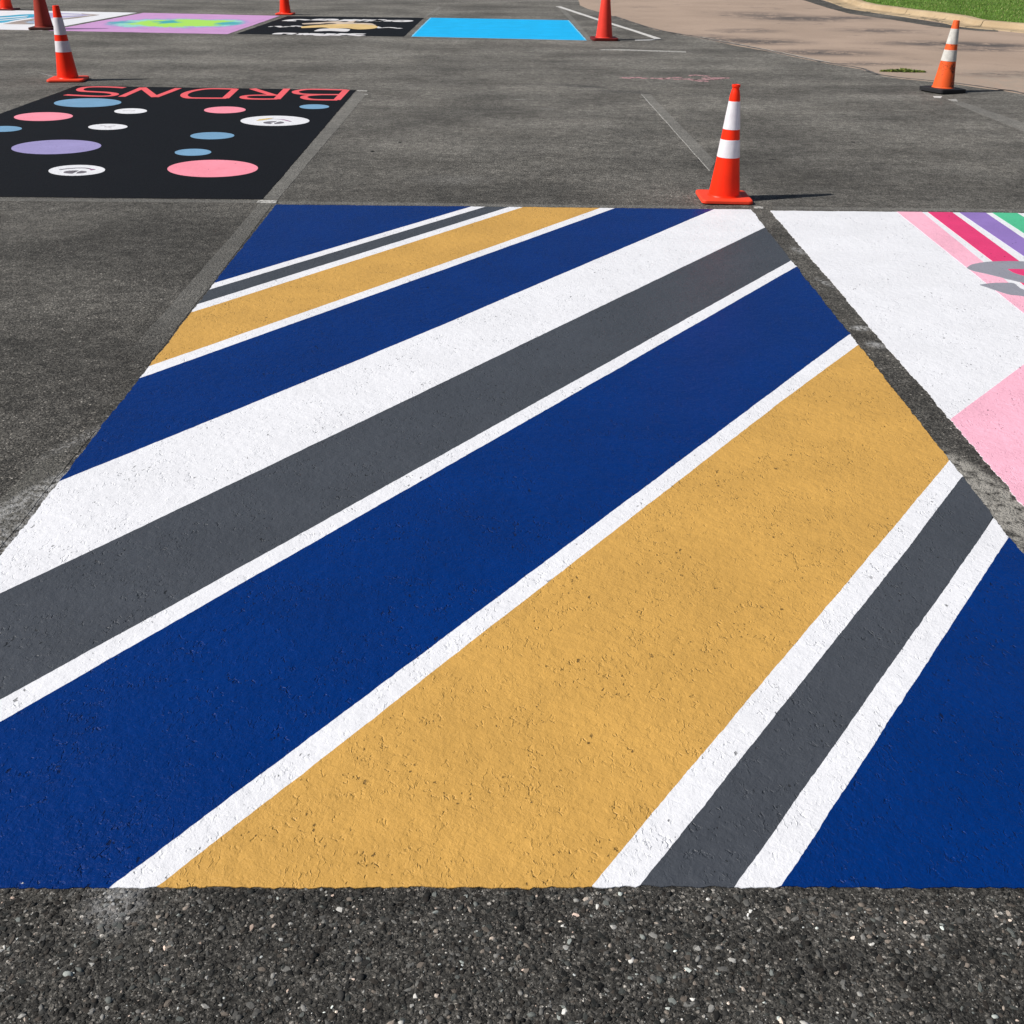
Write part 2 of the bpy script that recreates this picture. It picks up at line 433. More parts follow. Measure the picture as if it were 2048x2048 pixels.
lw = grass_edge + [(grass_edge[-1][0] + 40, grass_edge[-1][1] + 2), (grass_edge[-1][0] + 60, 120), (grass_edge[0][0] + 10, 130)]
tag(slab("lawn", lw, M_LAWN, z0=0, z1=KH - .01, step=None, amp=0, outer=0), kind="structure")


def in_poly(x, y, poly):
    inside = np.zeros(len(x), bool); j = len(poly) - 1
    for i in range(len(poly)):
        xi, yi = poly[i]; xj, yj = poly[j]
        cnd = ((yi > y) != (yj > y)) & (x < (xj - xi) * (y - yi) / (yj - yi + 1e-12) + xi)
        inside ^= cnd; j = i
    return inside


def leaf_mesh(name, P0, hgt, wid, lean, mat, colr):
    """triangular blades: P0 (n,3) roots"""
    n_ = len(P0); ang = rng.uniform(0, 2 * np.pi, n_); l2 = rng.uniform(0, 2 * np.pi, n_)
    dx = np.cos(ang) * wid / 2; dy = np.sin(ang) * wid / 2
    a0 = P0 + np.stack([dx, dy, 0 * dx], 1); b0 = P0 - np.stack([dx, dy, 0 * dx], 1)
    t0 = P0 + np.stack([np.cos(l2) * lean * hgt, np.sin(l2) * lean * hgt, hgt], 1)
    V = np.stack([a0, b0, t0], 1).reshape(-1, 3)
    me = bpy.data.meshes.new(name); me.vertices.add(len(V)); me.vertices.foreach_set("co", V.ravel().astype(np.float32))
    me.loops.add(3 * n_); me.loops.foreach_set("vertex_index", np.arange(3 * n_, dtype=np.int32))
    me.polygons.add(n_); me.polygons.foreach_set("loop_start", np.arange(0, 3 * n_, 3, dtype=np.int32))
    me.update(calc_edges=True)
    ca = me.color_attributes.new("tone", 'FLOAT_COLOR', 'POINT')
    cc = np.repeat(colr, 3, 0); cc = np.concatenate([cc, np.ones((len(cc), 1))], 1)
    ca.data.foreach_set("color", cc.ravel().astype(np.float32))
    return obj(name, me, mat)


def tone_mat(name, rough=.6, trans=0.0, spec=.3, bump=0):
    n = NT(name); at = n.t.nodes.new("ShaderNodeAttribute"); at.attribute_name = "tone"
    if trans:
        n.b.inputs["Subsurface Weight"].default_value = 0
    c = at.outputs["Color"]
    nr = n.bump(n.noise(bump, 3, .6), .0015, .7) if bump else None
    return n.done(c, rough, spec, nr)


M_GRASS = tone_mat("grass_blades", .55, spec=.25)
gx = rng.uniform(6, 34, 400000); gy = rng.uniform(14, 60, 400000)
ok = in_poly(gx, gy, lw)
# only what the frame and a step to the side can see
ok &= (gx > -6 + gy * .40) & (gx < 2.5 + gy * .62) & (gy < 42)
gx, gy = gx[ok][:110000], gy[ok][:110000]
print("grass", len(gx))
cl = np.array([noise.noise(Vector((x * .7, y * .7, 0))) for x, y in zip(gx, gy)])
gh = rng.uniform(.018, .040, len(gx)) * (1 + .4 * cl)
dry = (rng.uniform(0, 1, len(gx)) < .10)[:, None]
g1 = np.array([.13, .255, .035]) * (1 + .35 * cl[:, None]) * rng.uniform(.65, 1.3, (len(gx), 1))
g1 = np.where(dry, np.array([.34, .33, .13]), g1)
tag(leaf_mesh("grass", np.stack([gx, gy, np.full(len(gx), KH - .012)], 1), gh, rng.uniform(.008, .018, len(gx)), .6, M_GRASS, g1), kind="stuff")

# ---- weed clump by the asphalt edge
wc = P(1806, 144.5)
nn = 1700
u = rng.uniform(-1, 1, nn); v_ = rng.normal(0, .4, nn)
wx = wc.x + u * .27 + v_ * .02; wy = wc.y + v_ * .075 * (1.15 - .6 * np.abs(u)) - u * .02
wz = .006 + rng.uniform(0, .035, nn) * (1 - np.abs(u)) * (.5 + .5 * np.sin(u * 17) ** 2)
wcol = np.where(rng.uniform(0, 1, (nn, 1)) < .3, np.array([.30, .34, .07]), np.array([.10, .17, .03])) * rng.uniform(.45, 1.3, (nn, 1))
wd_ = leaf_mesh("weed_clump", np.stack([wx - wc.x, wy - wc.y, wz], 1), rng.uniform(.006, .02, nn), rng.uniform(.012, .024, nn), 1.4, M_GRASS, wcol)
wd_.location = (wc.x, wc.y, 0)
tag(wd_, "low green weed clump growing at the edge of the tan road", "weed")

# ---- exposed stones of the near asphalt
near_y = P(1024, 1775).y
phi = (1 + 5 ** .5) / 2
ico = np.array([(-1, phi, 0), (1, phi, 0), (-1, -phi, 0), (1, -phi, 0), (0, -1, phi), (0, 1, phi), (0, -1, -phi), (0, 1, -phi), (phi, 0, -1), (phi, 0, 1), (-phi, 0, -1), (-phi, 0, 1)]) / math.hypot(1, phi)
icf = np.array([(0, 11, 5), (0, 5, 1), (0, 1, 7), (0, 7, 10), (0, 10, 11), (1, 5, 9), (5, 11, 4), (11, 10, 2), (10, 7, 6), (7, 1, 8), (3, 9, 4), (3, 4, 2), (3, 2, 6), (3, 6, 8), (3, 8, 9), (4, 9, 5), (2, 4, 11), (6, 2, 10), (8, 6, 7), (9, 8, 1)])


def stones(name, n_, x0, x1, y0, y1, rmin, rmax, colf, mat, sink=.35, power=3.4, pts=None):
    r = rmin + (rmax - rmin) * rng.uniform(0, 1, n_) ** power
    cx = rng.uniform(x0, x1, n_); cy = rng.uniform(y0, y1, n_)
    if pts is not None: cx, cy = pts
    V = ico[None] * (1 + rng.uniform(-.34, .30, (n_, 12, 1)))
    sc = np.stack([r * rng.uniform(.75, 1.45, n_), r * rng.uniform(.6, 1.0, n_), r * rng.uniform(.38, .6, n_)], 1)
    V = V * sc[:, None, :]
    a = rng.uniform(0, 2 * np.pi, n_); ca_, sa = np.cos(a)[:, None], np.sin(a)[:, None]
    X = V[..., 0] * ca_ - V[..., 1] * sa; Y = V[..., 0] * sa + V[..., 1] * ca_; Z = V[..., 2]
    tx, ty = rng.normal(0, .16, (2, n_, 1)); Z = Z + X * tx + Y * ty
    Z = Z + (sc[:, 2] * (.15 - sink * rng.uniform(.2, 1.6, n_)))[:, None]
    Z = np.minimum(Z, .0012 + .0020 * rng.uniform(0, 1, (n_, 1)) ** 2 + X * rng.normal(0, .06, (n_, 1)) + Y * rng.normal(0, .06, (n_, 1)))
    far = cy + sc.max(1) * 1.1 > y1; Z[far & (rng.uniform(0, 1, n_) < .85)] -= .03
    V = np.stack([X + cx[:, None], Y + cy[:, None], Z], 2).reshape(-1, 3)
    Fc = (icf[None] + (np.arange(n_) * 12)[:, None, None]).reshape(-1)
    me = bpy.data.meshes.new(name); me.vertices.add(len(V)); me.vertices.foreach_set("co", V.ravel().astype(np.float32))
    me.loops.add(len(Fc)); me.loops.foreach_set("vertex_index", Fc.astype(np.int32))
    me.polygons.add(n_ * 20); me.polygons.foreach_set("loop_start", np.arange(0, n_ * 60, 3, dtype=np.int32))
    me.polygons.foreach_set("use_smooth", np.repeat(rng.uniform(0, 1, n_) < .35, 20))
    me.update(calc_edges=True)
    cc = np.repeat(colf(n_, cx, cy), 12, 0); cc = np.concatenate([cc, np.ones((len(cc), 1))], 1)
    at = me.color_attributes.new("tone", 'FLOAT_COLOR', 'POINT'); at.data.foreach_set("color", cc.ravel().astype(np.float32))
    return obj(name, me, mat)


def stone_cols(n_, cx, cy):
    t = rng.uniform(0, 1, n_)
    g = np.interp(t, [0, .5, .8, .93, .98, 1], [.012, .036, .085, .20, .42, .70])[:, None]
    hue = rng.uniform(0, 1, (n_, 1))
    c = g * np.where(hue < .55, np.array([1.0, .98, .92]), np.where(hue < .8, np.array([1.12, .95, .80]), np.array([.93, 1.0, .94])))
    pk = (rng.uniform(0, 1, n_) < .004)[:, None]
    c = np.where(pk, np.array([.60, .46, .38]), c)
    # overspray of white paint at the end of the white stripe
    g0 = P(225, 1800)
    d = np.hypot((cx - g0.x) / .06, (cy - g0.y) / .07)
    f = np.clip(1 - d, 0, 1)[:, None] * rng.uniform(.2, .9, (n_, 1))
    pn = np.array([noise.noise(Vector((x * 9, y * 9, 2))) for x, y in zip(cx, cy)])[:, None]
    c = c * np.clip(1 + 1.5 * pn, .35, 1.7)
    return c * (1 - f) + .5 * f


M_STONE = tone_mat("aggregate_stone", .75, spec=.3, bump=500)
X0, X1, Y0, Y1 = -1.9, 1.9, .55, near_y + .001
tag(stones("gravel", 52000, X0, X1, Y0, Y1 - .004, .0010, .0084, stone_cols, M_STONE), kind="stuff")


def chip_cols(n_, cx, cy):
    g = rng.uniform(.22, .62, (n_, 1)); hue = rng.uniform(0, 1, (n_, 1))
    return g * np.where(hue < .6, np.array([1.0, .95, .86]), np.where(hue < .8, np.array([1.1, .9, .76]), np.array([.95, 1.0, .98])))


tag(stones("stone_chips", 9000, X0, X1, Y0, Y1 - .003, .0007, .0028, chip_cols, M_STONE, sink=.1), kind="stuff")

# ------------------------------------------------------------------ paints
WHITE = paint("white_paint", (234, 235, 240), .75, .35, rough=.6, var=.03, wearcol=(.32, .32, .33))
BLUE = paint("royal_blue_paint", (0, 45, 113), 1.15, 0, rough=.4, spec=.13)
GOLD = paint("gold_paint", (206, 160, 82), 1.05, 0, rough=.6)
GREY = paint("slate_grey_paint", (71, 75, 82), 1.1, 0, rough=.45, spec=.3)
PINK = paint("light_pink_paint", (248, 184, 205), .8, 0)
CRIM = paint("crimson_paint", (226, 62, 118), .4, 0)
PURP = paint("purple_paint", (146, 120, 190), .4, 0)
GREEN = paint("mint_green_paint", (82, 190, 145), .4, 0)
SILV = paint("silver_grey_paint", (146, 147, 158), .4, 0)
BLACK = paint("black_paint", (16, 18, 23), .5, 0, rough=.75, spec=.15)
CORAL = paint("coral_red_paint", (240, 98, 104), .4, 0)
DPINK = paint("bubble_pink_paint", (252, 150, 168), .4, 0)
STEEL = paint("steel_blue_paint", (118, 162, 196), .4, 0)
LAV = paint("lavender_paint", (158, 150, 200), .4, 0)
CYAN = paint("bright_blue_paint", (10, 182, 244), .4, 0)
ORCH = paint("orchid_paint", (205, 156, 208), .4, 0)


def hull(pxs):
    h = XY(pxs)
    return h if area(h) > 0 else h[::-1]


def mural(name, px_outline, label, group=None):
    h = hull(px_outline)
    cx = sum(p[0] for p in h) / len(h); cy = sum(p[1] for p in h) / len(h)
    t = empty(name, (cx, cy, 0)); tag(t, label, "parking space mural", group)
    return t, h, [(h[i], h[(i + 1) % len(h)]) for i in range(len(h))]


# ---- the large striped space
t1, h1, e1 = mural("painted_parking_space", [(551.6, 409.5), (1502, 419.5), (2573, 1775), (-517, 1777)],
                   "large parking space painted with diagonal blue, gold, white and grey stripes")
B = [
    [(-300, 752), (433, 565.5), (938.4, 414.7), (1300, 307)],
    [(-300, 806), (418.5, 580), (965.7, 415.3), (1300, 314)],
    [(-300, 830), (399, 608), (1011.8, 416.4), (1300, 326)],
    [(-300, 856), (383, 625.5), (1040.8, 416.4), (1300, 337)],
    [(-300, 958), (302, 732), (1000, 488), (1196, 418), (1500, 309)],
    [(-300, 975), (281.5, 756.5), (1000, 499.5), (1225, 418.5), (1500, 319)],
    [(-300, 1122), (115.5, 965), (400, 850), (700, 727.5), (900, 644.5), (1000, 601), (1428, 419), (1600, 346)],
    [(-300, 1329), (190, 1099), (700, 855), (1523, 458.7), (1700, 373)],
    [(-500, 1674), (0, 1401), (366, 1200), (1082, 800), (1575, 525.7), (1800, 400)],
    [(-500, 1733), (0, 1445), (427.5, 1200), (1127.7, 800), (1587, 537), (1800, 415)],
    [(-100, 2014), (219, 1776), (700, 1417), (1523, 800), (1697.5, 670), (2000, 444)],
    [(-100, 2092), (311.6, 1776), (700, 1475.5), (922.5, 1300), (1566.7, 800), (1714, 692), (2000, 482)],
    [(900, 2111), (1184, 1773), (1300, 1633), (1750, 1099), (1898.6, 922), (2200, 564)],
    [(1000, 2111), (1281, 1771.5), (1813.5, 1100), (1922, 956), (2250, 530)],
    [(1250, 2060), (1471.8, 1771.5), (1944, 1100), (1987.5, 1036), (2300, 590)],
    [(1350, 2060), (1563.5, 1772.6), (1965, 1155), (2018, 1074), (2350, 565)],
]
far_a = [(-2500, 1000), (-2500, -90), (2500, -90)]
mats = [("blue_stripe", BLUE), ("white_stripe", WHITE), ("grey_stripe", GREY), ("white_stripe", WHITE), ("gold_stripe", GOLD), ("white_stripe", WHITE), ("blue_stripe", BLUE),
        ("white_stripe", WHITE), ("grey_stripe", GREY), ("white_stripe", WHITE), ("blue_stripe", BLUE), ("white_stripe", WHITE), ("gold_stripe", GOLD), ("white_stripe", WHITE),
        ("grey_stripe", GREY), ("white_stripe", WHITE), ("blue_stripe", BLUE)]


def ground_line(pxs, ext=12):
    """boundary on the ground, carried on past both ends (points above the horizon are never used)"""
    g = XY(pxs)
    (x0, y0), (x1, y1) = g[0], g[1]; l = math.hypot(x1 - x0, y1 - y0)
    (x2, y2), (x3, y3) = g[-2], g[-1]; l2 = math.hypot(x3 - x2, y3 - y2)
    return [(x0 - (x1 - x0) / l * ext, y0 - (y1 - y0) / l * ext)] + g + [(x3 + (x3 - x2) / l2 * ext, y3 + (y3 - y2) / l2 * ext)]


G = [ground_line(b) for b in B]
first = [(-40, 20), (-40, 60), (40, 60)]
for i, (nm, mt) in enumerate(mats):
    if i == 0: poly = G[0] + [(30, 60), (-60, 60), (-60, 0)]
    elif i == len(G): poly = G[-1] + [(60, 0), (60, -30), (-30, -30)]
    else: poly = G[i - 1] + G[i][::-1]
    poly = clip(poly, h1)
    if len(poly) >= 3:
        slab(nm, poly, mt, t1, step=.009, amp=.0017, outline=e1, outer=.0055)

# ---- white space with the coloured ribbons, to the right
t2, h2, e2 = mural("painted_parking_space", [(1540, 421.7), (2500, 431), (3700, 1775), (2704, 1775)],
                   "white parking space with a big pink corner and pink, crimson, purple and green ribbons")
slab("white_field", h2, WHITE, t2, step=.009, amp=0, outline=e2, outer=.007)
pk = XY([(1700, 988), (1902, 838.6), (2048, 730), (2400, 470)])
slab("pink_corner", clip(pk + [(14, 3), (14, -6), (0, -6)], h2), PINK, t2, z0=.001, z1=.0032, step=.009, amp=.001, outline=e2, outer=.007)


def rib(a, b, c, d, mt, nm):
    return slab(nm, clip(XY([a, b, c, d]), h2), mt, t2, z0=.001, z1=.0032, step=.02, amp=.001, outline=e2, outer=.001)


rib((1793.6, 424), (1842.5, 424), (2420, 895), (2440, 942), PINK, "pink_ribbon")
rib((1855, 424.5), (1904, 425), (2540, 890), (2420, 855), CRIM, "crimson_ribbon")
rib((1918.6, 425.5), (1971, 426), (2490, 778), (2500, 820), PURP, "purple_ribbon")
rib((1984, 426), (2034.6, 427), (2460, 690), (2470, 740), GREEN, "green_ribbon")
slab("grey_swirl", XY(smooth_pts([(1933, 537), (1943, 531), (1960, 527), (1985, 524.5), (2040, 524), (2120, 530), (2180, 556), (2150, 590), (2090, 578), (2038, 565), (2005, 557), (1972, 549), (1945, 543), (1933, 537)], 5)[:-1]), SILV, t2, z0=.003, z1=.0046, step=.012, amp=.0025)
slab("crimson_spot", XY(smooth_pts([(2015, 540), (2048, 540.5), (2100, 544), (2110, 556), (2070, 558), (2043, 552), (2027, 547), (2015, 540)], 5)[:-1]), CRIM, t2, z0=.004, z1=.006, step=.012, amp=.001)
slab("grey_swirl", XY(smooth_pts([(1959, 571), (1980, 568), (2004, 567), (2027, 568), (2037, 575), (2048, 581), (2110, 600), (2100, 610), (2048, 594.5), (2015, 590), (1985, 580), (1959, 571)], 5)[:-1]), SILV, t2, z0=.003, z1=.0046, step=.012, amp=.0025)

# ---- black space with dots and letters
t3, h3, e3 = mural("painted_parking_space", [(153, 171.8), (712, 180.6), (525, 399), (-440, 389.5)],
                   "black parking space covered in pink, blue, lavender and white dots with red letters")
slab("black_field", h3, BLACK, t3, step=.02, amp=0, outline=e3, outer=.004)


def z3(x, y): return (x / 2.6108, 150 + y / 2.6108)
def z1_(x, y): return (x / 3.45, y / 3.45)
def z2_(x, y): return (440 + x / 3.45, y / 3.45)


def dot(cx, cy, rx, ry, mt, skew=0.0, marks=()):
    g = []
    for k in range(56):
        a = 2 * math.pi * k / 56; x = cx + rx * math.cos(a); y = cy + ry * math.sin(a) - skew * math.cos(a)
        g.append(tuple(P(*z3(x, y))[:2]))
    d = slab("dot", g, mt, t3, z0=.001, z1=.0035, step=None, amp=.0012, outer=.0012)
    return d


dot(458, 146.5, 176, 23, STEEL, 2); dot(227, 219, 154, 22.5, DPINK, 3); dot(20, 283.5, 95, 15, STEEL, 2)
dot(294, 378, 235, 37, LAV, 7); dot(1174.5, 184, 108.5, 17.5, DPINK, 1); dot(1641.5, 167, 77.5, 12, STEEL)
dot(1109, 319, 115, 18.5, STEEL, 1); dot(1008.5, 405.5, 95.5, 18, STEEL, 1); dot(1111, 490.5, 237, 45, DPINK, 2)
dw1 = dot(682.5, 190, 85.5, 14, WHITE, 1); dw2 = dot(563.5, 272.5, 102.5, 15.5, WHITE, 1); dw3 = dot(401.5, 500, 148, 28, WHITE, 3); dw4 = dot(1436, 241, 180, 26.5, WHITE)
MK_G = paint("pencil_grey_paint", (112, 108, 116), .3, 0); MK_Y = paint("mustard_paint", (214, 186, 110), .3, 0); MK_P = paint("plum_paint", (140, 96, 130), .3, 0)
MK_L = paint("faint_grey_paint", (196, 194, 198), .3, 0)
def z5d(x, y): return (80 + x / 12.075, 310 + y / 12.075)
def z4d(x, y): return (440 + x / 9.66, 190 + y / 9.66)
def z6d(x, y): return (160 + x / 12.075, 200 + y / 12.075)


def mark(fn, pts, wd, mt, par, closed=False):
    g = [tuple(P(*fn(*p))[:2]) for p in pts]
    g = g if closed else stroke(smooth_pts(g, 4), wd)
    par2 = par
    if area(g) < 0: g = g[::-1]
    V = [(x - t3.location.x, y - t3.location.y, .0048) for x, y in g] + [(x - t3.location.x, y - t3.location.y, .003) for x, y in g]
    k = len(g); me = bpy.data.meshes.new("mark")
    me.from_pydata(V, [], [tuple(range(k))] + [(i, i + k, (i + 1) % k + k, (i + 1) % k) for i in range(k)])
    return obj("mark", me, mt, par2)


def ringpts(cx, cy, rx, ry, a0, a1, k=14):
    return [(cx + rx * math.cos(math.radians(a0 + (a1 - a0) * i / k)), cy + ry * math.sin(math.radians(a0 + (a1 - a0) * i / k))) for i in range(k + 1)]


mark(z5d, [(470, 372), (680, 342), (900, 328), (1080, 328), (1200, 345)], .02, MK_G, dw3)
mark(z5d, [(1170, 342), (1350, 360), (1240, 384)], 0, MK_P, dw3, True)
mark(z5d, ringpts(850, 426, 185, 19, 100, 285), .055, MK_G, dw3)
mark(z5d, ringpts(855, 426, 195, 19, -60, 80), .045, MK_G, dw3)
mark(z4d, [(700, 505), (760, 480), (930, 458), (1030, 455), (940, 480), (800, 500)], 0, MK_Y, dw4, True)
mark(z4d, [(930, 478), (1040, 474), (1150, 484)], .025, MK_L, dw4)
mark(z4d, [(1140, 478), (1240, 482), (1390, 520), (1340, 522), (1220, 492)], 0, MK_P, dw4, True)
mark(z4d, ringpts(1030, 542, 130, 16, 105, 290), .06, MK_G, dw4)
mark(z4d, ringpts(1040, 542, 130, 16, -50, 85), .06, MK_G, dw4)
mark(z6d, [(480, 640), (560, 628), (620, 652)], .02, MK_L, dw2); mark(z6d, [(670, 655), (760, 642), (850, 632)], .025, MK_L, dw2); mark(z6d, [(600, 668), (680, 672), (740, 688)], .02, MK_L, dw2)
mark(z6d, [(1030, 274), (1130, 268), (1230, 272), (1330, 268)], .02, MK_L, dw1)


def letter(nm, strokes, fn, wd, mt, par, cx=None):
    """strokes thickened on the ground and merged into one mesh per letter"""
    V, Fc = [], []
    off = 0.0
    for s in strokes:
        g = [tuple(P(*fn(*p))[:2]) for p in s]
        g = stroke(smooth_pts(g, 5) if len(g) > 2 else g, wd)
        if area(g) < 0: g = g[::-1]
        k = len(g); o_ = len(V)
        V += [(x - par.location.x, y - par.location.y, .0036 + off) for x, y in g] + [(x - par.location.x, y - par.location.y, .001) for x, y in g]
        Fc += [tuple(range(o_, o_ + k))] + [(o_ + i, o_ + i + k, o_ + (i + 1) % k + k, o_ + (i + 1) % k) for i in range(k)]
        off += .0004
    me = bpy.data.meshes.new(nm); me.from_pydata(V, [], Fc); me.update()
    return obj(nm, me, mt, par)


LW = .074
letter("letter", [[(860, 608), (780, 603), (680, 601), (590, 605), (552, 618), (570, 630), (650, 635), (740, 640), (795, 650), (770, 662), (690, 666), (570, 662), (452, 656)]], z1_, LW, CORAL, t3)
letter("letter", [[(840, 669), (985, 606)], [(985, 606), (1072, 672)], [(1072, 672), (1232, 611)]], z1_, LW, CORAL, t3)
letter("letter", [[(1625, 616), (1555, 680)], [(1630, 617), (1500, 614), (1400, 618), (1310, 635), (1270, 657), (1295, 675), (1370, 679), (1565, 680)]], z1_, LW, CORAL, t3)
letter("letter", [[(462, 614), (392, 686)], [(395, 685), (300, 686), (200, 683), (160, 674), (185, 663), (270, 659), (420, 659)], [(370, 659), (226, 614)]], z2_, LW, CORAL, t3)
letter("letter", [[(872, 622), (806, 692)], [(872, 623), (700, 619), (590, 620), (522, 633), (545, 648), (640, 654), (842, 655)], [(690, 656), (600, 663), (580, 676), (640, 689), (812, 692)]], z2_, LW, CORAL, t3)

# ---- far row: white, orchid, black, bright blue
t4, h4, e4 = mural("painted_parking_space", [(-330, 14), (274, 25.5), (84, 60.8), (-700, 46)], "white parking space with a turquoise and lavender abstract picture, at the far left")
slab("white_field", h4, WHITE, t4, step=.1, amp=0, outline=e4, outer=.01)
TURQ = paint("turquoise_paint", (66, 170, 205), .3, 0, var=.25); TAUPE = paint("taupe_paint", (166, 152, 146), .3, 0, var=.2); LAVG = paint("grey_lavender_paint", (178, 172, 205), .3, 0, var=.15)
def zf(x, y): return (x / 6.44, 10 + y / 6.44)
def shape(nm, fn, pts, mt, par, z=.0036, sm=True):
    g = [fn(*p) for p in pts]
    g = smooth_pts(g + [g[0]], 4)[:-1] if sm else g
    return slab(nm, XY(g), mt, par, z0=.001, z1=z, step=None, amp=.004)
shape("turquoise_patch", zf, [(-900, 150), (-300, 152), (0, 146), (150, 135), (330, 122), (450, 122), (455, 150), (330, 175), (180, 200), (0, 232), (-400, 225)], TURQ, t4)
shape("white_streak", zf, [(-100, 170), (120, 160), (340, 142), (345, 150), (120, 172), (-100, 182)], WHITE, t4, .005)
shape("white_streak", zf, [(0, 196), (160, 182), (330, 165), (330, 172), (160, 192), (0, 206)], WHITE, t4, .005)
shape("lavender_patch", zf, [(620, 100), (800, 106), (1150, 122), (1090, 140), (900, 160), (700, 172), (480, 182), (400, 160)], LAVG, t4, .0034)
shape("white_streak", zf, [(700, 122), (900, 126), (1060, 132), (900, 140), (700, 138)], WHITE, t4, .005)
shape("taupe_chevron", zf, [(1285, 130), (1050, 112), (1060, 122), (1200, 131), (860, 172), (700, 185), (700, 200), (1000, 170)], TAUPE, t4, .0048, False)
shape("taupe_patch", zf, [(40, 248), (260, 205), (500, 172), (500, 190), (330, 222), (420, 240), (400, 250)], TAUPE, t4, .0044)
for k in range(5):
    shape("lavender_streak", zf, [(290 + 10 * k, 218 + 6 * k - 3), (480, 206 + 8 * k), (640, 196 + 9 * k), (640, 199 + 9 * k), (480, 210 + 8 * k)], LAVG if k % 2 else TURQ, t4, .0052)

t5, h5, e5 = mural("painted_parking_space", [(287, 25.8), (559.4, 31.8), (455, 68.3), (97, 61.3)], "orchid pink parking space with a lime green and teal blurry patch in its middle")
slab("orchid_field", h5, ORCH, t5, step=.1, amp=0, outline=e5, outer=.01)
LIME = paint("lime_paint", (178, 226, 108), .3, 0, var=.12); TEAL = paint("teal_paint", (92, 178, 186), .3, 0, var=.15); AQUA = paint("pale_aqua_paint", (168, 218, 212), .3, 0, var=.1); MAUVE = paint("mauve_paint", (176, 138, 196), .3, 0)
def zg(x, y): return (200 + x / 5.367, 15 + y / 5.367)
n = NT("blended_picture")
cc_ = P(358, 46.5); L_, Rt = P(222, 44), P(492, 47); T_, Bt = P(380, 36), P(365, 55)
hx, hy = (Rt.x - L_.x) / 2, (T_.y - Bt.y) / 2
uv = n.t.nodes.new("ShaderNodeMapping"); uv.vector_type = 'TEXTURE'; n.link(n.pos, uv.inputs[0]); uv.inputs["Location"].default_value = (cc_.x, cc_.y, 0); uv.inputs["Scale"].default_value = (hx, hy, 1)
U = n.sep(uv.outputs[0]); wob_ = n.math('MULTIPLY', n.math('SUBTRACT', n.noise(2.2, 6, .8), .5), 1.5)
wob2 = n.math('MULTIPLY', n.math('SUBTRACT', n.noise(3.5, 5, .7), .5), .7)
rr_ = n.math('SQRT', n.math('ADD', n.math('POWER', n.math('ABSOLUTE', U[0]), 4), n.math('POWER', n.math('ABSOLUTE', U[1]), 2)))
rr_ = n.math('ADD', rr_, n.math('ADD', wob_, wob2))
c = n.mix(n.ramp(rr_, 1.05, .80), lin((205, 156, 208))[:3], lin((160, 150, 205))[:3])
c = n.mix(n.ramp(rr_, .88, .72), c, lin((150, 214, 205))[:3])
c = n.mix(n.ramp(n.math('ADD', rr_, n.math('MULTIPLY', n.math('ABSOLUTE', n.math('ADD', U[0], -.1)), .35)), .86, .70), c, lin((172, 226, 96))[:3])
tl = n.math('ADD', n.math('ADD', n.math('ABSOLUTE', n.math('ADD', U[0], .22)), n.math('ABSOLUTE', n.math('ADD', n.math('MULTIPLY', U[1], .6), -.12))), wob2)
c = n.mix(n.ramp(tl, .30, .16), c, lin((70, 168, 178))[:3])
tl = n.math('ADD', n.math('ADD', n.math('ABSOLUTE', n.math('ADD', U[0], -.72)), n.math('ABSOLUTE', n.math('MULTIPLY', U[1], .6))), wob2)
c = n.mix(n.ramp(tl, .34, .16), c, lin((80, 172, 182))[:3])
tl = n.math('ADD', n.math('ADD', n.math('ABSOLUTE', n.math('ADD', U[0], .88)), n.math('ABSOLUTE', n.math('MULTIPLY', U[1], .6))), wob2)
c = n.mix(n.ramp(tl, .30, .12), c, lin((96, 170, 186))[:3])
M_PIC = n.done(c, .65, .3, n.bump(n.noise(60, 3), .003))
slab("picture", XY([(250, 33.5), (528, 38.5), (465, 60.5), (185, 55.5)]), M_PIC, t5, z0=.001, z1=.0036, step=.1, amp=.004)

t6, h6, e6 = mural("painted_parking_space", [(574.8, 32.5), (848, 35.8), (808, 73.4), (472.5, 67.9)], "black parking space with white lettering round a tan picture, in the far row")
slab("black_field", h6, BLACK, t6, step=.1, amp=0, outline=e6, outer=.01)
TANP = paint("tan_paint", (222, 190, 130), .3, 0, var=.12); BEI = paint("beige_paint", (206, 188, 170), .3, 0, var=.12); OFFW = paint("off_white_paint", (222, 220, 222), .3, 0, var=.06)
def zh(x, y): return (450 + x / 4.493, 20 + y / 4.493)
shape("beige_patch", zh, [(690, 122), (860, 112), (1010, 102), (1080, 110), (1160, 92), (1180, 98), (1160, 116), (1300, 120), (1340, 132), (1330, 142), (1000, 142), (900, 128), (720, 130)], BEI, t6, .0036)
shape("tan_patch", zh, [(690, 150), (860, 136), (1100, 128), (1290, 134), (1370, 150), (1340, 168), (1240, 176), (1160, 172), (1100, 165), (960, 168), (880, 158), (700, 164)], TANP, t6, .0046)
shape("dark_streak", zh, [(860, 124), (930, 121), (1000, 124), (930, 129)], BLACK, t6, .005)
shape("white_patch", zh, [(800, 190), (860, 172), (980, 168), (1115, 174), (1112, 190), (1080, 196), (960, 190), (840, 193)], OFFW, t6, .005)
for ss in ([(400, 150), (425, 151)], [(470, 145), (520, 156), (560, 150), (600, 152), (630, 144), (690, 152)], [(1350, 150), (1400, 163), (1480, 158), (1540, 166), (1585, 165)]):
    letter("scribble", [ss], zh, .11, OFFW, t6)
LX = .16
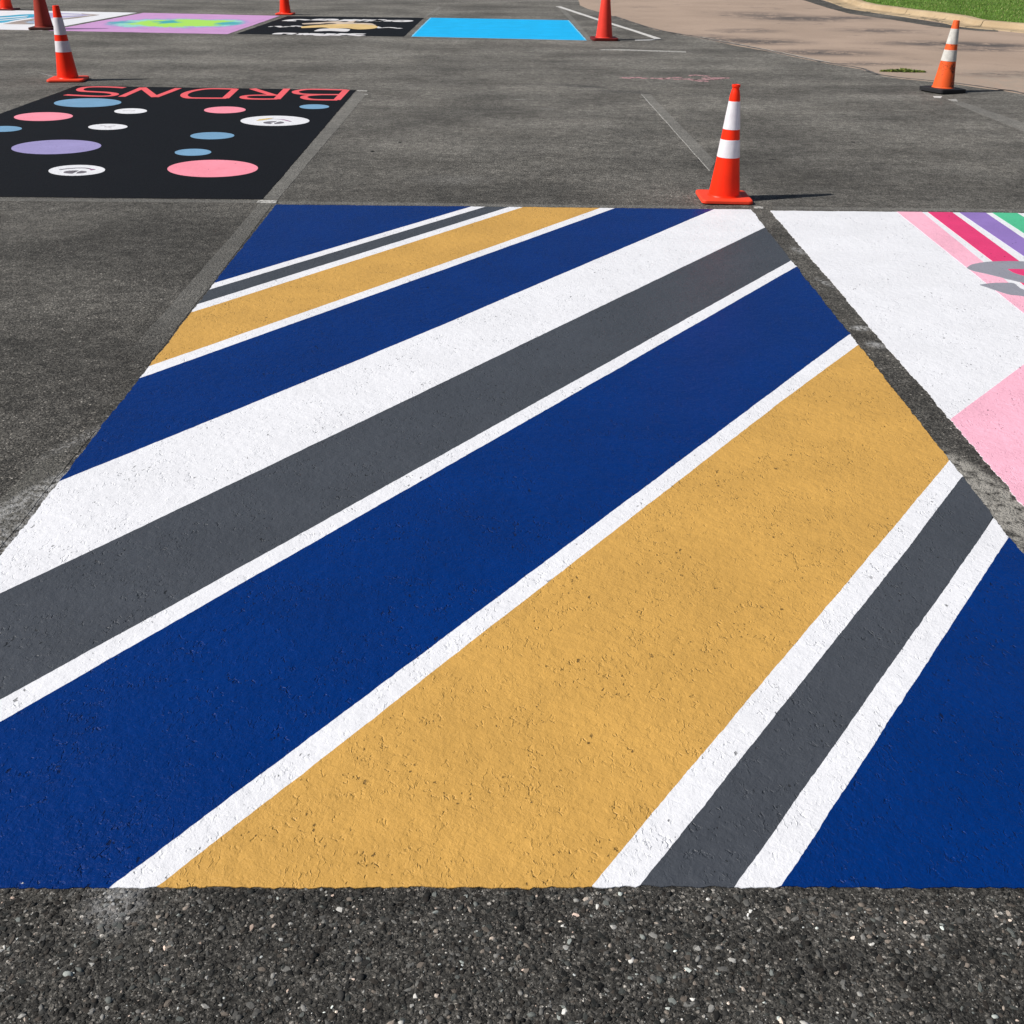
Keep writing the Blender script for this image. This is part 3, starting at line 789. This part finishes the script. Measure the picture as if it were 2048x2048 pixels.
for ss in ([(545, 100), (600, 90), (680, 86), (755, 93)], [(640, 99), (560, 99)]), ([(790, 94), (850, 84), (905, 84)],), ([(870, 96), (930, 84), (985, 86), (960, 97)],), ([(1040, 100), (1110, 86)], [(1110, 86), (1100, 101)], [(1100, 101), (1190, 86)]), \
        ([(1205, 102), (1280, 86)],), ([(1245, 103), (1320, 92), (1380, 94), (1340, 104)],), ([(1350, 104), (1420, 86)],), ([(1460, 104), (1490, 92)],), ([(1520, 94), (1650, 96), (1620, 105), (1530, 103), (1560, 96)],):
    letter("letter", [list(s) for s in ss], zh, LX, OFFW, t6)
for ss in ([(465, 220), (500, 210), (620, 213), (590, 222)],), ([(640, 224), (700, 211)], [(700, 211), (760, 226)], [(760, 226), (810, 212)]), ([(850, 214), (835, 226), (900, 229), (960, 213)],), ([(990, 231), (1080, 212)], [(1030, 222), (1060, 228)]), \
        ([(1255, 218), (1160, 216), (1130, 224), (1240, 232)],):
    letter("letter", [list(s) for s in ss], zh, LX, OFFW, t6)

t7, h7, e7 = mural("painted_parking_space", [(860, 35.6), (1137.7, 40.6), (1174, 81), (822, 73.2)], "plain bright blue parking space in the far row")
BEDG = paint("pale_blue_paint", (120, 200, 236), .3, 0)
slab("blue_edge", h7, BEDG, t7, step=.1, amp=0, outline=e7, outer=.008)
hi = [(x + (t7.location.x - x) * .02, y + (t7.location.y - y) * .016) for x, y in h7]
slab("blue_field", hi, CYAN, t7, z0=.001, z1=.0035, step=.1, amp=.006)

# ------------------------------------------------------------------ faded and fresh lines on the lot
M_FADE = asphalt("faded_line", lift=.5, tint=(.31, .304, .285))
yy = lambda v: P(1024, v).y
M_FADE_A = asphalt("faded_line_left", lift=.55, tint=(.23, .225, .21), fade=(yy(740), yy(590)))
M_FADE_B = asphalt("faded_line_left_low", lift=.5, tint=(.20, .195, .175), fade=(yy(855), yy(930)), dust=dusts[7:10])
M_FADE2 = asphalt("faded_line_faint", lift=.45, tint=(.29, .284, .265))
n = NT("old_white_line"); M_OLDW = n.done(n.mix(n.ramp(n.noise(40, 4, .7), .38, .62), (.18, .175, .165), (.60, .59, .56)), .75, .3, n.bump(n.noise(150, 3), .003))
n = NT("white_line"); M_WLINE = n.done(n.mix(n.ramp(n.noise(20, 4, .7), .30, .5), (.33, .32, .31), (.66, .65, .63)), .7, .3)


def line(nm, pxs, mt, label, z=.0015, step=.05, amp=.004, cat="pavement line"):
    g = XY(pxs); c = (sum(p[0] for p in g) / len(g), sum(p[1] for p in g) / len(g))
    if area(g) < 0: g = g[::-1]
    q = [wob(p, amp) for p in dense(g, step)]; k = len(q)
    V = [(x - c[0], y - c[1], z) for x, y in q] + [(x - c[0], y - c[1], 0) for x, y in q]
    me = bpy.data.meshes.new(nm); me.from_pydata(V, [], [tuple(range(k))] + [(i, i + k, (i + 1) % k + k, (i + 1) % k) for i in range(k)]); me.update()
    o = obj(nm, me, mt); o.location = (c[0], c[1], 0)
    return tag(o, label, cat)


line("faded_line", [(518, 407), (546, 407), (430, 562), (392, 607), (298, 730), (256, 742), (261, 697), (328, 626), (373, 574), (466, 469)], M_FADE_A, "faded grey band along the upper left edge of the large striped space", step=.02)
line("faded_line", [(142, 853), (192, 862), (110, 958), (45, 1042), (-60, 1170), (-150, 1180), (0, 997)], M_FADE_B, "dusty grey band beside the lower left edge of the large striped space", step=.02)
line("faded_line", [(527, 398), (556, 399), (734, 187), (714.5, 181)], M_FADE, "pale grey band along the right edge of the black dotted space", step=.03)
line("faded_line", [(-440, 391.5), (516, 400.5), (516, 406.5), (-440, 399)], M_FADE2, "grey band below the near edge of the black dotted space", step=.03)
line("faded_line", [(558, 402.5), (1060, 409), (1400, 412.5), (1400, 416.5), (1060, 414.5), (558, 408)], M_FADE2, "thin grey band just beyond the far edge of the large striped space", step=.03)
line("faded_line", [(1545, 413.5), (2300, 421.5), (2300, 427), (1545, 419.5)], M_FADE2, "thin grey band just beyond the far edge of the white ribbon space", step=.03)
line("faded_line", [(1283, 188), (1300.5, 188.5), (1431, 323), (1420, 342)], M_FADE, "pale grey stripe running towards the banded cone from the lane", step=.03)
line("chalk_line", [(1281.8, 188), (1283, 188), (1420.2, 342), (1418.8, 342)], M_OLDW, "thin white scratch along the left of the pale grey stripe", z=.002, step=.03)
line("faded_line", [(1905, 205.5), (1925, 204), (2048, 246), (2300, 330), (2300, 372), (2035, 258)], M_FADE, "faded grey stripe leading right from the black-based cone", step=.03)
line("faded_line", [(848, 34), (853, 34), (884, 15), (876, 14)], M_FADE, "short faded stripe beyond the gap between the far black and blue spaces", step=.06)
line("faded_line", [(1139.7, 40.6), (1114, 13), (1122, 13.5), (1148, 37), (1183, 79), (1175.5, 81)], M_FADE, "pale grey stripe along the right edge of the bright blue space", step=.06)
line("white_line", [(1112, 13), (1122, 13.2), (1200, 39), (1265, 59), (1322.5, 77.5), (1300, 81), (1270, 81.5), (1270, 79.8), (1300, 79.2), (1309, 77.3), (1262, 61.2), (1198, 41.5), (1118, 15)], M_WLINE,
     "white painted line bent into a point right of the red cone", z=.0035, step=.06, cat="painted line")
line("old_line", [(1200, 99.3), (1240, 98.8), (1372, 103.3), (1372, 105), (1240, 101), (1200, 100.2)], M_OLDW, "thin worn white line on the asphalt in front of the red cone", z=.0035, step=.05, cat="painted line")
line("paint_dab", [(517.5, 400.6), (555, 401.2), (552.5, 407.2), (513, 406.6)], M_OLDW, "small whitish paint patch at the corner between black and striped spaces", z=.003, step=.02, cat="paint patch")
line("paint_dab", [(714, 180.6), (735.5, 181.6), (734, 183), (713, 182)], M_OLDW, "tiny white dash at the far right corner of the black dotted space", z=.003, step=.03, cat="paint patch")
line("paint_dab", [(730, 188.5), (736, 188.8), (735, 190), (729, 189.7)], M_OLDW, "tiny white fleck beside the band right of the black dotted space", z=.003, step=.03, cat="paint patch")
line("paint_dab", [(1508, 413.5), (1527, 414), (1527, 417.5), (1510, 417)], M_OLDW, "small pale fleck at the right foot of the banded cone", z=.003, step=.02, cat="paint patch")
line("paint_dab", [(1866, 192.5), (1884, 192.8), (1882, 196.3), (1869, 195.8)], M_WLINE, "small cream paint fleck in front of the black-based cone", z=.003, step=.02, cat="paint patch")
line("paint_dab", [(1896, 199.3), (1912, 198.3), (1916, 203), (1903, 202.2)], M_OLDW, "small whitish smear right of the cream fleck by the black-based cone", z=.003, step=.02, cat="paint patch")
# pink chalk scrawl
n = NT("pink_chalk"); M_CHALK = n.done(n.mix(n.ramp(n.noise(26, 4, .8), .42, .58), (.17, .13, .13), (.62, .34, .36)), .85, .2)
g0 = P(1350, 156); ch = empty("chalk_scrawl", (g0.x, g0.y, 0)); tag(ch, "faint pink chalk scrawl on the grey lane behind the banded cone", "chalk mark")
def zc(x, y): return (1230 + x / 7.43, 130 + y / 7.43)
for s, wd in (([(120, 195), (160, 192), (215, 196), (290, 190), (400, 190)], .10), ([(415, 204), (450, 198), (500, 198)], .06), ([(530, 196), (600, 200), (630, 206)], .05), ([(680, 195), (720, 205), (760, 203)], .12),
              ([(775, 192), (850, 200)], .08), ([(850, 188), (1000, 190)], .05), ([(865, 210), (940, 214), (1025, 211)], .05), ([(1100, 162), (1200, 152), (1300, 160), (1395, 172)], .055),
              ([(1055, 206), (1150, 220), (1260, 240), (1390, 246)], .075), ([(1160, 226), (1300, 226), (1420, 218), (1530, 214)], .07), ([(1310, 200), (1420, 194), (1560, 192), (1700, 196)], .075), ([(1440, 208), (1520, 206), (1600, 200)], .08)):
    slab("chalk_stroke", stroke(smooth_pts(XY([zc(*p) for p in s]), 4), wd), M_CHALK, ch, z1=.003, step=.03, amp=.006, outer=.006)

# ------------------------------------------------------------------ cones
def plastic(name, rgb, scuff=0.0, scuffcol=(.03, .025, .02), rough=.42, blob=None, trans=0.0, var=.05):
    n = NT(name); tc = n.t.nodes.new("ShaderNodeTexCoord"); v = tc.outputs["Object"]
    c0 = rgb
    c = n.mix(n.ramp(n.noise(9, 4, .6, vec=v), .3, .7), tuple(x * (1 - var) for x in c0), tuple(min(1, x * (1 + var)) for x in c0))
    if scuff:
        mk = n.math('MULTIPLY', n.ramp(n.noise(60, 5, .8, vec=v), .50, .62), n.ramp(n.noise(7, 4, .65, vec=v), .42, .62))
        c = n.mix(n.math('MULTIPLY', mk, scuff), c, scuffcol)
    if blob:
        for (bx, by, bz, r) in blob:
            mp = n.t.nodes.new("ShaderNodeMapping"); mp.vector_type = 'TEXTURE'; n.link(v, mp.inputs[0]); mp.inputs["Location"].default_value = (bx, by, bz); mp.inputs["Scale"].default_value = (r, r, r * 1.2)
            l = n.t.nodes.new("ShaderNodeVectorMath"); l.operation = 'LENGTH'; n.link(mp.outputs[0], l.inputs[0])
            mk = n.math('MULTIPLY', n.ramp(l.outputs["Value"], 1, .4), n.ramp(n.noise(80, 3, .8, vec=v), .42, .54))
            c = n.mix(mk, c, scuffcol)
    return n.done(c, rough, .22, n.bump(n.noise(45, 3, vec=v), .0015, .5))


def lathe(name, prof, mat, parent, seg=64, sq=None):
    V, Fc = [], []
    for (r, z) in prof:
        for k in range(seg):
            a = 2 * math.pi * (k + .5) / seg; V.append((r * math.cos(a), r * math.sin(a), z))
    for i in range(len(prof) - 1):
        for k in range(seg):
            Fc.append((i * seg + k, i * seg + (k + 1) % seg, (i + 1) * seg + (k + 1) % seg, (i + 1) * seg + k))
    me = bpy.data.meshes.new(name); me.from_pydata(V, [], Fc)
    me.polygons.foreach_set("use_smooth", [True] * len(Fc)); me.update()
    o = obj(name, me, mat, parent)
    md = o.modifiers.new("edges", 'EDGE_SPLIT'); md.split_angle = math.radians(40)
    return o


def foot(name, half, cut, zb, zt, mat, parent, inset=.012, rhole=.0):
    """square rubber base with cut corners, raised a little on its pads, bevelled top edge"""
    def ring(hf, ct, z, nr=5):
        out = []
        for q in range(4):
            a = q * math.pi / 2; cx, cy = hf - ct, hf - ct
            for i in range(nr + 1):
                t = i / nr * math.pi / 2; x = cx + ct * math.cos(t); y = cy + ct * math.sin(t)
                out.append((x * math.cos(a) - y * math.sin(a), x * math.sin(a) + y * math.cos(a), z))
        return out
    rings = [ring(half - .012, cut, zb), ring(half, cut, zb + .004), ring(half, cut, zt - .008), ring(half - .004, cut, zt - .002), ring(half - inset, cut, zt)]
    V = sum(rings, []); k = len(rings[0]); Fc = []
    for i in range(len(rings) - 1):
        for j in range(k): Fc.append((i * k + j, i * k + (j + 1) % k, (i + 1) * k + (j + 1) % k, (i + 1) * k + j))
    Fc.append(tuple(range((len(rings) - 1) * k, len(rings) * k))); Fc.append(tuple(reversed(range(k))))
    me = bpy.data.meshes.new(name); me.from_pydata(V, [], Fc); me.update()
    o = obj(name, me, mat, parent)
    # four pads under the base
    return o


def cone(label, px, rz, H, rb, rt, mats, half, cut, bands=(), knob=False, lean=(0, 0), base_t=.03, collar=False, group=None, S=64):
    g = P(*px)
    t = empty("traffic_cone", (g.x, g.y, 0), rz); tag(t, label, "traffic cone", group)
    mb, mf, mw = mats
    ft = foot("base", half, cut, .004, base_t, mf, t)
    for sx in (-1, 1):
        for sy in (-1, 1):
            V, Fc = [], []
            for z in (0, .006):
                for a in range(8): V.append((sx * (half - .04) + .016 * math.cos(a * math.pi / 4), sy * (half - .04) + .016 * math.sin(a * math.pi / 4), z))
            Fc = [tuple(range(8, 16)), tuple(reversed(range(8)))] + [(a, (a + 1) % 8, 8 + (a + 1) % 8, 8 + a) for a in range(8)]
            me = bpy.data.meshes.new("foot_pad"); me.from_pydata(V, [], Fc); obj("foot_pad", me, mf, ft)
    R = lambda z: rb + (rt - rb) * (z - base_t) / (H - base_t)
    pr = [(rb + .010, base_t - .003), (rb + .008, base_t + .004), (rb + .001, base_t + .010)]
    if knob:
        zt = H - .105
        rr = R(zt)
        pr += [(R(.2), .2), (R(.4), .4), (rr, zt), (rr * .97, zt + .02), (rr * .88, zt + .045), (rr * .72, zt + .068), (rr * .62, zt + .078), (rr * .60, zt + .086), (rr * .72, zt + .090), (rr * .76, H - .010), (rr * .70, H - .001),
               (rr * .52, H), (rr * .45, H - .006), (rr * .40, H - .06)]
    else:
        pr += [(R(.2), .2), (R(.4), .4), (R(H - .008), H - .008), (R(H) * .95, H - .001), (R(H) * .78, H), (R(H) * .70, H - .005), (R(H) * .66, H - .10)]
    body = lathe("cone_body", pr, mb, t, S)
    for (za, zb) in bands:
        lathe("reflective_band", [(R(za) + .0002, za - .001), (R(za) + .0016, za), (R(zb) + .0016, zb), (R(zb) + .0002, zb + .001)], mw, t, S)
    t.rotation_euler = (lean[1], lean[0], rz)
    return t


OR = plastic("cone_orange", (.98, .032, .006), scuff=.12, scuffcol=(.55, .03, .01), rough=.4)
ORB = plastic("cone_orange_base", (.97, .07, .03), scuff=.25, scuffcol=(.35, .08, .05), rough=.5)
OR_OLD = plastic("cone_orange_scuffed", (.93, .13, .03), scuff=.85, blob=[(.0, -.085, .255, .05), (.03, -.085, .225, .05), (.05, -.08, .15, .055), (.04, -.095, .09, .05)], rough=.5)
RUB = plastic("black_rubber", (.022, .022, .025), scuff=.3, scuffcol=(.08, .08, .08), rough=.6)
RED = plastic("cone_red", (.86, .055, .035), scuff=.2, scuffcol=(.4, .03, .02), rough=.5)
REDB = plastic("cone_dark_red_base", (.16, .014, .012), scuff=.5, rough=.5)
MAR = plastic("cone_maroon", (.36, .040, .024), scuff=.45, scuffcol=(.14, .02, .015), rough=.6)
MARB = plastic("cone_maroon_base", (.07, .022, .018), scuff=.5, rough=.6)
n = NT("reflective_sheet"); tc = n.t.nodes.new("ShaderNodeTexCoord")
c = n.mix(n.ramp(n.noise(14, 4, .6, vec=tc.outputs["Object"]), .3, .7), (.74, .71, .76), (.84, .82, .86))
REFL = n.done(c, .35, .5, n.bump(n.vor(260, vec=tc.outputs["Object"]), .0006, .5))
n = NT("reflective_sheet_worn"); tc = n.t.nodes.new("ShaderNodeTexCoord")
c = n.mix(n.ramp(n.noise(16, 5, .7, vec=tc.outputs["Object"]), .35, .7), (.72, .70, .66), (.52, .50, .47))
REFL2 = n.done(c, .45, .4)
GRP = "traffic cones standing on the lot"
cone("orange cone with two white bands and orange base at the striped space's far corner", (1447, 399), 0, .712, .100, .024, (OR, ORB, REFL), .166, .030, bands=((.275, .382), (.446, .612)), knob=True, group=GRP, lean=(.012, 0))
cone("orange cone with two white bands at the far corner of the black dotted space", (137, 161), math.radians(8), .765, .112, .034, (OR, ORB, REFL), .195, .035, bands=((.30, .410), (.475, .645)), group=GRP)
cone("scuffed orange cone with two white bands on a black rubber base", (1884, 184), math.radians(24), .724, .112, .032, (OR_OLD, RUB, REFL2), .182, .035, bands=((.32, .43), (.49, .64)), group=GRP, lean=(.03, 0), base_t=.048)
cone("plain bright red cone at the right corner of the bright blue space", (1208, 80), math.radians(4), .91, .130, .035, (RED, REDB, REFL), .205, .05, group=GRP, base_t=.04)
cone("dark maroon weathered cone standing on the far white space", (89, 58.5), math.radians(4), .91, .140, .035, (MAR, MARB, REFL), .205, .05, group=GRP, base_t=.04)
cone("orange-red cone cut off by the frame, at the far corner of the orchid space", (571, 29), 0, .76, .108, .035, (OR, ORB, REFL), .17, .03, group=GRP)
cone("orange cone at the top left corner beyond the white space", (14, 20), 0, .76, .118, .035, (OR, REDB, REFL), .20, .04, group=GRP)
